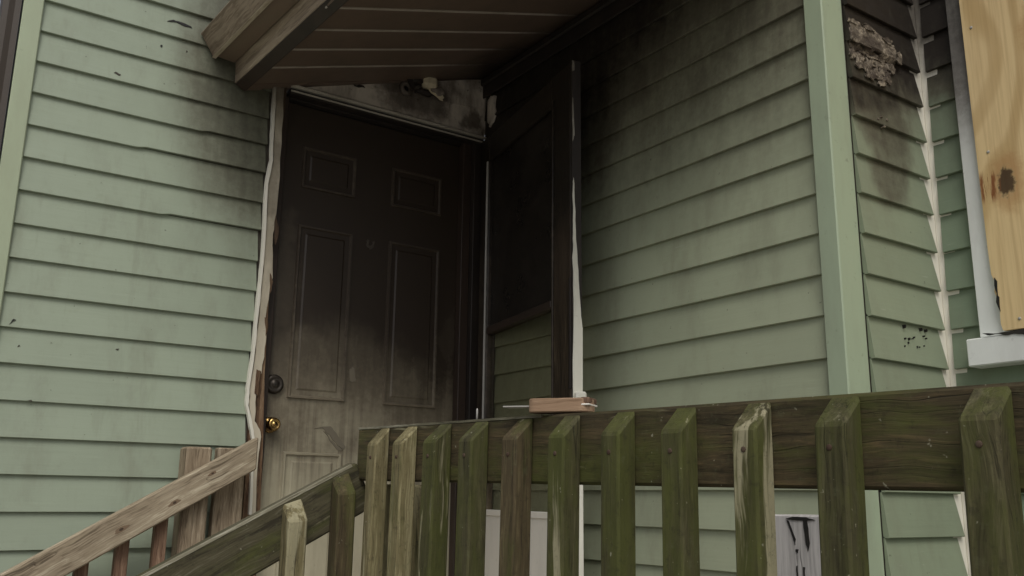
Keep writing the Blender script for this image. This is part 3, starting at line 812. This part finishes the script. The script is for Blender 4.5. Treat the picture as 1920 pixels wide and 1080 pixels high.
# ------------------------------------------------------------------ storm door, standing open against wall B
sd_ = thing('storm_door', 'burnt storm door standing open by the right wall, its glass blackened with soot', 'door', (-0.03, -0.02, 0.03))
an = R(11)
U = (-math.sin(an), -math.cos(an), 0)
N_ = (-math.cos(an), math.sin(an), 0)
WS = frame((-0.03, -0.02, 0), U, (-N_[0], -N_[1], 0), (0, 0, 1))     # local x along the leaf, y away from the camera, z up
TH = 0.036
box('stile', (0.012, 0.098), (0, TH), (0.03, 2.058), M['storm'], sd_, WS, bevel=0.004)
box('stile', (0.636, 0.770), (0, TH), (0.03, 2.058), M['stile'], sd_, WS, bevel=0.004)
box('stile_bead', (0.646, 0.656), (-0.006, 0.001), (0.65, 1.97), M['storm'], sd_, WS, bevel=0.002)
box('stile_bead', (0.082, 0.089), (-0.007, 0.001), (0.65, 1.95), M['wire'], sd_, WS, bevel=0.002)
box('top_rail', (0.0985, 0.6355), (0.0005, TH), (1.950, 2.056), M['storm'], sd_, WS, bevel=0.004)
box('crossbar', (0.0985, 0.6355), (-0.002, TH - 0.004), (1.268, 1.296), M['char_brown'], sd_, WS, bevel=0.004)
box('glass_pane', (0.096, 0.638), (0.014, 0.018), (1.294, 1.952), M['glass_s'], sd_, WS, bevel=0)['label'] = 'upper glass pane blackened with soot'
box('glass_pane', (0.096, 0.638), (0.014, 0.018), (0.640, 1.270), M['glass_c'], sd_, WS, bevel=0)['label'] = 'lower clear glass pane showing clapboards behind'
box('kick_panel', (0.0985, 0.6355), (0.004, TH - 0.004), (0.03, 0.638), M['kick'], sd_, WS, bevel=0.003)
box('kick_rail', (0.0985, 0.6355), (-0.001, 0.006), (0.618, 0.640), M['kick'], sd_, WS, bevel=0.003)
box('edge_trim', (0.7705, 0.779), (0.002, TH - 0.002), (0.03, 2.06), M['char'], sd_, WS, bevel=0.001)
edge = [(0.003, 0.031), (0.0335, 0.031), (0.0335, 1.18), (0.026, 1.26), (0.020, 1.36), (0.013, 1.46), (0.010, 1.58), (0.006, 1.66), (0.003, 1.64), (0.0045, 1.48), (0.002, 1.40), (0.005, 1.22), (0.002, 1.08)]
def edge_sheet(name, pts, sd, rag, sub=4):
    r = random.Random(sd)
    out = []
    for i, p in enumerate(pts):
        q = pts[(i + 1) % len(pts)]
        for k in range(sub):
            u_ = k / sub
            out.append((p[0] + (q[0] - p[0]) * u_ + r.uniform(-rag, rag), p[1] + (q[1] - p[1]) * u_ + r.uniform(-rag, rag)))
    return prism(name, out, 'x', 0.7785, 0.7815, M['stormedge'], sd_, WS)
edge_sheet('edge_paint', edge, 4, 0.0012)
edge_sheet('edge_flake', [(0.003, 1.78), (0.009, 1.80), (0.006, 1.92), (0.003, 1.93)], 5, 0.001)
edge_sheet('edge_flake', [(0.002, 2.02), (0.011, 2.025), (0.009, 2.055), (0.003, 2.058)], 6, 0.001)
box('latch_handle', (0.7795, 0.800), (0.004, 0.040), (0.965, 0.990), M['stormedge'], sd_, WS, bevel=0.006)
box('edge_lip', (0.7605, 0.7702), (-0.003, 0.0035), (1.0, 1.34), M['char'], sd_, WS, bevel=0.001)

# ------------------------------------------------------------------ burnt porch light
lt = thing('porch_light', 'burnt remains of a porch light on the smoked board above the door', 'light', (-0.32, -0.013, 2.2))
Wl = frame((-0.372, -0.0125, 2.196), (1, 0, 0), (0, 0, 1), (0, -1, 0))
lathe('socket_ring', [(0.026, 0.0), (0.028, 0.012), (0.022, 0.020), (0.014, 0.018), (0.012, 0.004), (0.002, 0.003)], Wl, M['head'], lt, 20)
lathe('socket_hole', [(0.0115, 0.0045), (0.0115, 0.0052), (0.002, 0.0052)], Wl, M['black'], lt, 14)
def blob(name, c, r, seed, mat, amp=0.3, sub=3):
    bm = bmesh.new()
    bmesh.ops.create_icosphere(bm, subdivisions=sub, radius=1.0)
    vs = []
    for v in bm.verts:
        k = 1 + amp * mnoise.noise((v.co.x * 1.6 + seed, v.co.y * 1.6, v.co.z * 1.6)) + amp * 0.4 * mnoise.noise((v.co.x * 4, v.co.y * 4 + seed, v.co.z * 4))
        vs.append((c[0] + v.co.x * r[0] * k, c[1] + v.co.y * r[1] * k, c[2] + v.co.z * r[2] * k))
    fs = [tuple(v.index for v in f.verts) for f in bm.faces]
    bm.free()
    return mk(name, vs, fs, mat, lt, smooth=True)
box('melted_housing', (-0.312, -0.252), (-0.062, -0.0125), (2.214, 2.262), M['fixture'], lt, bevel=0.012)
blob('melted_drip', (-0.246, -0.036, 2.214), (0.030, 0.022, 0.018), 4.0, M['head'], 0.4)
blob('melted_drip', (-0.335, -0.03, 2.238), (0.034, 0.018, 0.020), 9.0, M['char'], 0.4)
for k, pts in enumerate([[(-0.40, 2.245), (-0.385, 2.25), (-0.355, 2.215), (-0.345, 2.175), (-0.36, 2.185), (-0.385, 2.225)], [(-0.30, 2.215), (-0.24, 2.225), (-0.215, 2.195), (-0.225, 2.175), (-0.262, 2.192)], [(-0.345, 2.27), (-0.30, 2.275), (-0.31, 2.235), (-0.335, 2.245)], [(-0.59, 2.146), (-0.55, 2.158), (-0.545, 2.150), (-0.575, 2.142)]]):
    sheet('hanging_scrap', pts, -0.050 + 0.008 * k, -0.0465 + 0.008 * k, 'y', M['char'] if k != 1 else M['fixture'], lt, 0.004, k + 80, 3)
blob('melted_drip', (-0.29, -0.026, 2.200), (0.040, 0.014, 0.014), 2.0, M['char'], 0.4)

# ------------------------------------------------------------------ downspout at the far left corner
ds = thing('downspout', 'dark brown downspout on the left corner of the house', 'downspout', (-1.70, 0.0, GZ))
prof = []
for k in range(4):
    prof.append((-1.672 - 0.048 * k / 3, -0.018 + (0.004 if k % 2 else 0)))
prof += [(-1.722, 0.06), (-1.672, 0.06)]
prism('pipe', prof, 'z', GZ + 0.12, 3.2, M['brown'], ds)
box('strap', (-1.727, -1.6685), (-0.0245, 0.065), (1.30, 1.325), M['brown'], ds)

# ------------------------------------------------------------------ porch deck and stairs
dk = thing('porch_deck', 'wooden porch deck in front of the burnt door', 'deck', (-0.55, -1.4, -0.1))
y = -0.02
while y > -2.9:
    box('deck_board', (-1.12, -0.03), (y - 0.137, y), (-0.036, 0.0), M['deck'], dk, bevel=0.003)
    y -= 0.143
box('rim_joist', (-1.115, -1.077), (-2.88, -0.03), (-0.22, -0.0365), M['moss'], dk)
box('rim_joist', (-1.0765, -0.03), (-2.88, -2.842), (-0.22, -0.0365), M['barex'], dk)
for px, py in ((-1.06, -0.09), (-1.06, -1.45), (-1.06, -2.8), (-0.12, -2.8)):
    box('deck_post', (px - 0.045, px + 0.045), (py - 0.045, py + 0.045), (GZ - 0.05, -0.0365), M['mossbal'], dk)
st = thing('porch_stairs', 'wooden stairs leading down left from the porch deck', 'stairs', (-1.7, -0.7, GZ))
for k in range(3):
    z = -0.195 * (k + 1)
    box('tread', (-1.12 - 0.30 * (k + 1), -1.125 - 0.30 * k + 0.02), (-1.20, -0.17), (z - 0.036, z), M['deck'], st, bevel=0.004)
sa = math.atan2(0.195, 0.30)
for yy in (-1.19, -0.20):
    prism('stringer', [(-1.125, -0.24), (-1.125, -0.42), (-1.95, GZ), (-2.08, GZ), (-2.08, GZ + 0.1)], 'y', yy - 0.018, yy + 0.018, M['moss'], st)

# ------------------------------------------------------------------ mossy porch railing
rg = thing('porch_railing', 'mossy green wooden railing with square balusters crossing the foreground', 'railing', (-1.05, -1.9, 0))
RA, RB = Vector((-1.090, -1.258, 0.809)), Vector((-1.011, -2.476, 0.790))
rd = (RB - RA).normalized()
side = Vector((rd.y, -rd.x, 0)).normalized()             # horizontal, towards wall B or away
if side.x < 0: side = -side
upv = rd.cross(side); upv = upv if upv.z > 0 else -upv
WR = frame(RA, side, rd, upv)                             # local x into the porch, y along the rail
LR = 1.62
box('top_rail', (0.0, 0.036), (0.0, LR), (-0.1, 0.0), M['moss'], rg, WR, bevel=0.004)
box('bottom_rail', (0.0, 0.036), (0.0, LR), (-0.70, -0.61), M['moss'], rg, WR, bevel=0.004)
box('worn_highlight_strip', (-0.0009, 0.005), (0.002, 0.55), (-0.0030, 0.0009), M['worn_hl_rail'], rg, WR, bevel=0)  # thin strip carrying the painted highlight along the worn top edge
def baluster(t, w, mat, h=0.0, parent=rg, W=WR, zb=-0.76, tilt=0.0, bev=0.034):
    # square stick with a mitred head that leans back against the rail
    prof = [(-w, zb), (0.0 - 0.0008, zb), (-0.0008, -0.002 + h), (-w, -bev + h)]
    vs = [(p[0], t + tilt * (p[1] + 0.4), p[1]) for p in prof] + [(p[0], t + w + tilt * (p[1] + 0.4), p[1]) for p in prof]
    fs = [(0, 1, 2, 3), (7, 6, 5, 4)] + [(i, (i + 1) % 4, 4 + (i + 1) % 4, 4 + i) for i in range(4)]
    return mk('baluster', vs, fs, mat, parent, W, bevel=0.003)
BT = [(0.091, 0.031, 'mossbal2', 0.0), (0.183, 0.033, 'mossbal2', 0.0), (0.284, 0.0365, 'mossbal', 0.004), (0.388, 0.036, 'mossbal', 0), (0.496, 0.035, 'mossbal3', 0.006),
      (0.602, 0.0345, 'mossbal', 0.003), (0.709, 0.0345, 'mossbal', 0), (0.815, 0.034, 'mossbal', -0.003), (0.923, 0.034, 'mossbal4', 0), (1.030, 0.036, 'mossbal', 0.004), (1.183, 0.0365, 'mossbal4', 0),
      (1.30, 0.036, 'mossbal', 0), (1.40, 0.036, 'mossbal3', 0)]
for t, w, mt, tl in BT:
    b_ = baluster(t, w, M[mt], tilt=tl)
    for zz in (-0.058, -0.664):
        Wq = WR @ Matrix.Translation((-w, t + w * 0.5 + tl * (zz + 0.4), zz)) @ frame((0, 0, 0), (0, 1, 0), (0, 0, -1), (-1, 0, 0))
        lathe('nail_head', [(0.0034, -0.001), (0.0034, 0.0006), (0.0026, 0.0012), (0.0006, 0.0013)], Wq, M['rust'], b_, 8)
box('end_post', (0.0365, 0.125), (LR - 0.09, LR), (-0.80, 0.05), M['mossbal'], rg, WR, bevel=0.006)
box('corner_post', (0.037, 0.122), (0.015, 0.10), (-0.80, -0.105), M['mossbal2'], rg, WR, bevel=0.005)
Wn = frame(RA, side, rd, upv) @ Matrix.Translation((0.012, 0.372, -0.002))
lathe('nail', [(0.0016, 0.0), (0.0016, 0.020), (0.0008, 0.022)], Wn, M['wire'], rg, 8)

# ------------------------------------------------------------------ near stair handrail (mossy)
nr = thing('stair_handrail', 'mossy dark stair handrail with short balusters in front of the door', 'handrail', (-1.5, -1.25, GZ), 'stair handrails')
s1 = R(27.65)
Wr1 = frame((-1.106, -1.27, 0.7385), (-math.cos(s1), 0, -math.sin(s1)), (0, 1, 0), (-math.sin(s1), 0, math.cos(s1)))
box('rail', (-0.012, 1.32), (0.0, 0.036), (-0.093, 0.0), M['mossx'], nr, Wr1, bevel=0.004)
mk('worn_highlight_strip', [(s_, y_, z_) for s_ in (0.0, 1.30) for y_ in (-0.0008, 0.006) for z_ in (-0.004, 0.0009)], BF, M['worn_hl'], nr, Wr1)  # pale strip: edge highlight painted on worn wood
box('lower_rail', (0.1, 1.30), (0.0, 0.036), (-0.62, -0.54), M['mossx'], nr, Wr1, bevel=0.004)
def stair_bal(x, w, top, bottom, y0, mat, parent, bev=0.03):
    vs = [(x, y0, bottom), (x, y0 - w, bottom), (x, y0 - w, top - bev), (x, y0, top)] + [(x + w, y0, bottom), (x + w, y0 - w, bottom), (x + w, y0 - w, top - bev + 0.004), (x + w, y0, top + 0.012)]
    fs = [(0, 1, 2, 3), (7, 6, 5, 4)] + [(i, (i + 1) % 4, 4 + (i + 1) % 4, 4 + i) for i in range(4)]
    return mk('baluster', vs, fs, mat, parent, bevel=0.003)
for x, mt in ((-1.146, 'mossbal3'), (-1.2385, 'mossbal2'), (-1.62, 'mossbal'), (-1.80, 'mossbal'), (-1.98, 'mossbal')):
    zt = 0.7385 + (x + 1.106) * math.tan(s1) - 0.004
    stair_bal(x, 0.036, zt, zt - 0.74, -1.2708, M[mt], nr)
box('newel_post', (-2.27, -2.18), (-1.30, -1.21), (GZ, 0.22), M['mossbal'], nr, bevel=0.005)

# ------------------------------------------------------------------ far stair handrail (bare wood) along wall A
fr = thing('stair_handrail', 'bare weathered brown handrail running down along the sage wall at left', 'handrail', (-1.5, -0.12, GZ), 'stair handrails')
s2 = R(30.28)
Wr2 = frame((-0.893, -0.15, 0.8525), (-math.cos(s2), 0, -math.sin(s2)), (0, 1, 0), (-math.sin(s2), 0, math.cos(s2)))
prism('rail', [(0.0, -0.082), (0.0, 0.0), (1.62, 0.0), (1.62, -0.082)], 'y', 0.0, 0.036, M['barex'], fr, Wr2 @ Matrix.Identity(4), bevel=0.004) if False else None
vs = [(a, b, c) for a in (0.0, 1.62) for b in (0.0, 0.036) for c in (-0.084, 0.0)]
for i in range(4):                                        # plumb cut at the top end
    v = vs[i]
    vs[i] = (v[0] + (v[2] * -1) * math.tan(s2), v[1], v[2])
mk('rail', vs, BF, M['barex'], fr, Wr2, bevel=0.004)
for kx, kz, kr in ((0.17, -0.030, 0.006), (0.300, -0.052, 0.008), (0.455, -0.046, 0.009)):
    pts = [(kx + kr * 2.3 * math.cos(a) * (1 + 0.25 * math.sin(3 * a + kx * 9)), kz + kr * 0.75 * math.sin(a)) for a in [2 * math.pi * i / 12 for i in range(12)]]
    prism('knot', pts, 'y', -0.0007, 0.002, M['knot'], fr, Wr2)
    pts = [(kx + kr * 0.7 * math.cos(a), kz + kr * 0.4 * math.sin(a)) for a in [2 * math.pi * i / 10 for i in range(10)]]
    prism('knot', pts, 'y', -0.0012, 0.002, M['soffit_d'], fr, Wr2)
box('post', (-1.092, -1.016), (-0.105, -0.030), (-0.6, 0.818), M['barez'], fr, bevel=0.006)
box('post_board', (-0.988, -0.900), (-0.070, -0.032), (-0.3, 0.820), M['barez'], fr, bevel=0.004)
for x in (-1.145, -1.245, -1.345, -1.445, -1.545, -1.645):
    zt = 0.8525 + (x + 0.893) * math.tan(s2) - 0.03
    vs = [(x - 0.017, -0.1125, zt - 0.75), (x + 0.017, -0.1125, zt - 0.75), (x + 0.017, -0.1125, zt), (x - 0.017, -0.1125, zt - 0.02)]
    vs += [(a, -0.079, c) for a, b, c in vs]
    mk('baluster', vs, [(0, 1, 2, 3), (7, 6, 5, 4)] + [(i, (i + 1) % 4, 4 + (i + 1) % 4, 4 + i) for i in range(4)], M['redz'], fr, bevel=0.002)

# ------------------------------------------------------------------ wooden block lying on the rail
wbk = thing('wood_block', 'small tan wooden block with rounded ends lying on the mossy rail', 'block', tuple(RA + rd * 0.6 + upv * 0.004))
Wb = WR @ Matrix.Translation((0.020, 0.572, 0.0035)) @ Matrix.Rotation(R(-28), 4, 'Z')
def rounded(name, L, w, z0, z1, mat, parent, inset=0.0):
    pts = []
    r = 0.014
    for cx, cy, a0 in ((w - r, r, -90), (w - r, L - r, 0), (r, L - r, 90), (r, r, 180)):
        for k in range(5):
            a = R(a0 + 90 * k / 4)
            pts.append((cx + (r - inset) * math.cos(a) - w / 2, cy + (r - inset) * math.sin(a) - L / 2))
    return prism(name, pts, 'z', z0, z1, mat, parent, Wb, bevel=0.0015)
rounded('body', 0.098, 0.040, 0.0, 0.0205, M['block'], wbk)
box('white_layer', (-0.0195, 0.0195), (0.034, 0.0492), (0.0095, 0.0120), M['kick'], wbk, Wb, bevel=0.0005)
box('end_cap', (-0.0185, 0.0185), (0.0345, 0.0490), (0.0122, 0.0215), M['redz'], wbk, Wb, bevel=0.002)
box('thin_strip', (-0.012, 0.012), (-0.090, -0.045), (0.0090, 0.0108), M['wire'], wbk, Wb, bevel=0)

# ------------------------------------------------------------------ peeling white post on the deck
pp = thing('white_post', 'short white post with peeling cracked paint standing behind the railing', 'post', (-0.35, -1.74, 0))
box('shaft', (-0.40, -0.31), (-1.80, -1.685), (0.0, 0.655), M['peelwhite'], pp, bevel=0.003)
XP = -0.40
crk = [[(-1.718, 0.648), (-1.735, 0.652), (-1.765, 0.651), (-1.785, 0.646), (-1.762, 0.645), (-1.735, 0.6445)], [(-1.757, 0.645), (-1.766, 0.645), (-1.770, 0.605), (-1.765, 0.590), (-1.760, 0.608)],
       [(-1.720, 0.644), (-1.724, 0.644), (-1.738, 0.610), (-1.736, 0.600), (-1.732, 0.612)], [(-1.737, 0.592), (-1.742, 0.592), (-1.742, 0.586), (-1.737, 0.587)], [(-1.736, 0.562), (-1.739, 0.562), (-1.739, 0.535), (-1.736, 0.54)], [(-1.752, 0.560), (-1.755, 0.560), (-1.755, 0.54), (-1.752, 0.54)]]
for k, c in enumerate(crk):
    sheet('crack', c, XP - 0.0018, XP + 0.002, 'x', M['black'], pp, 0.0008, k, 3)
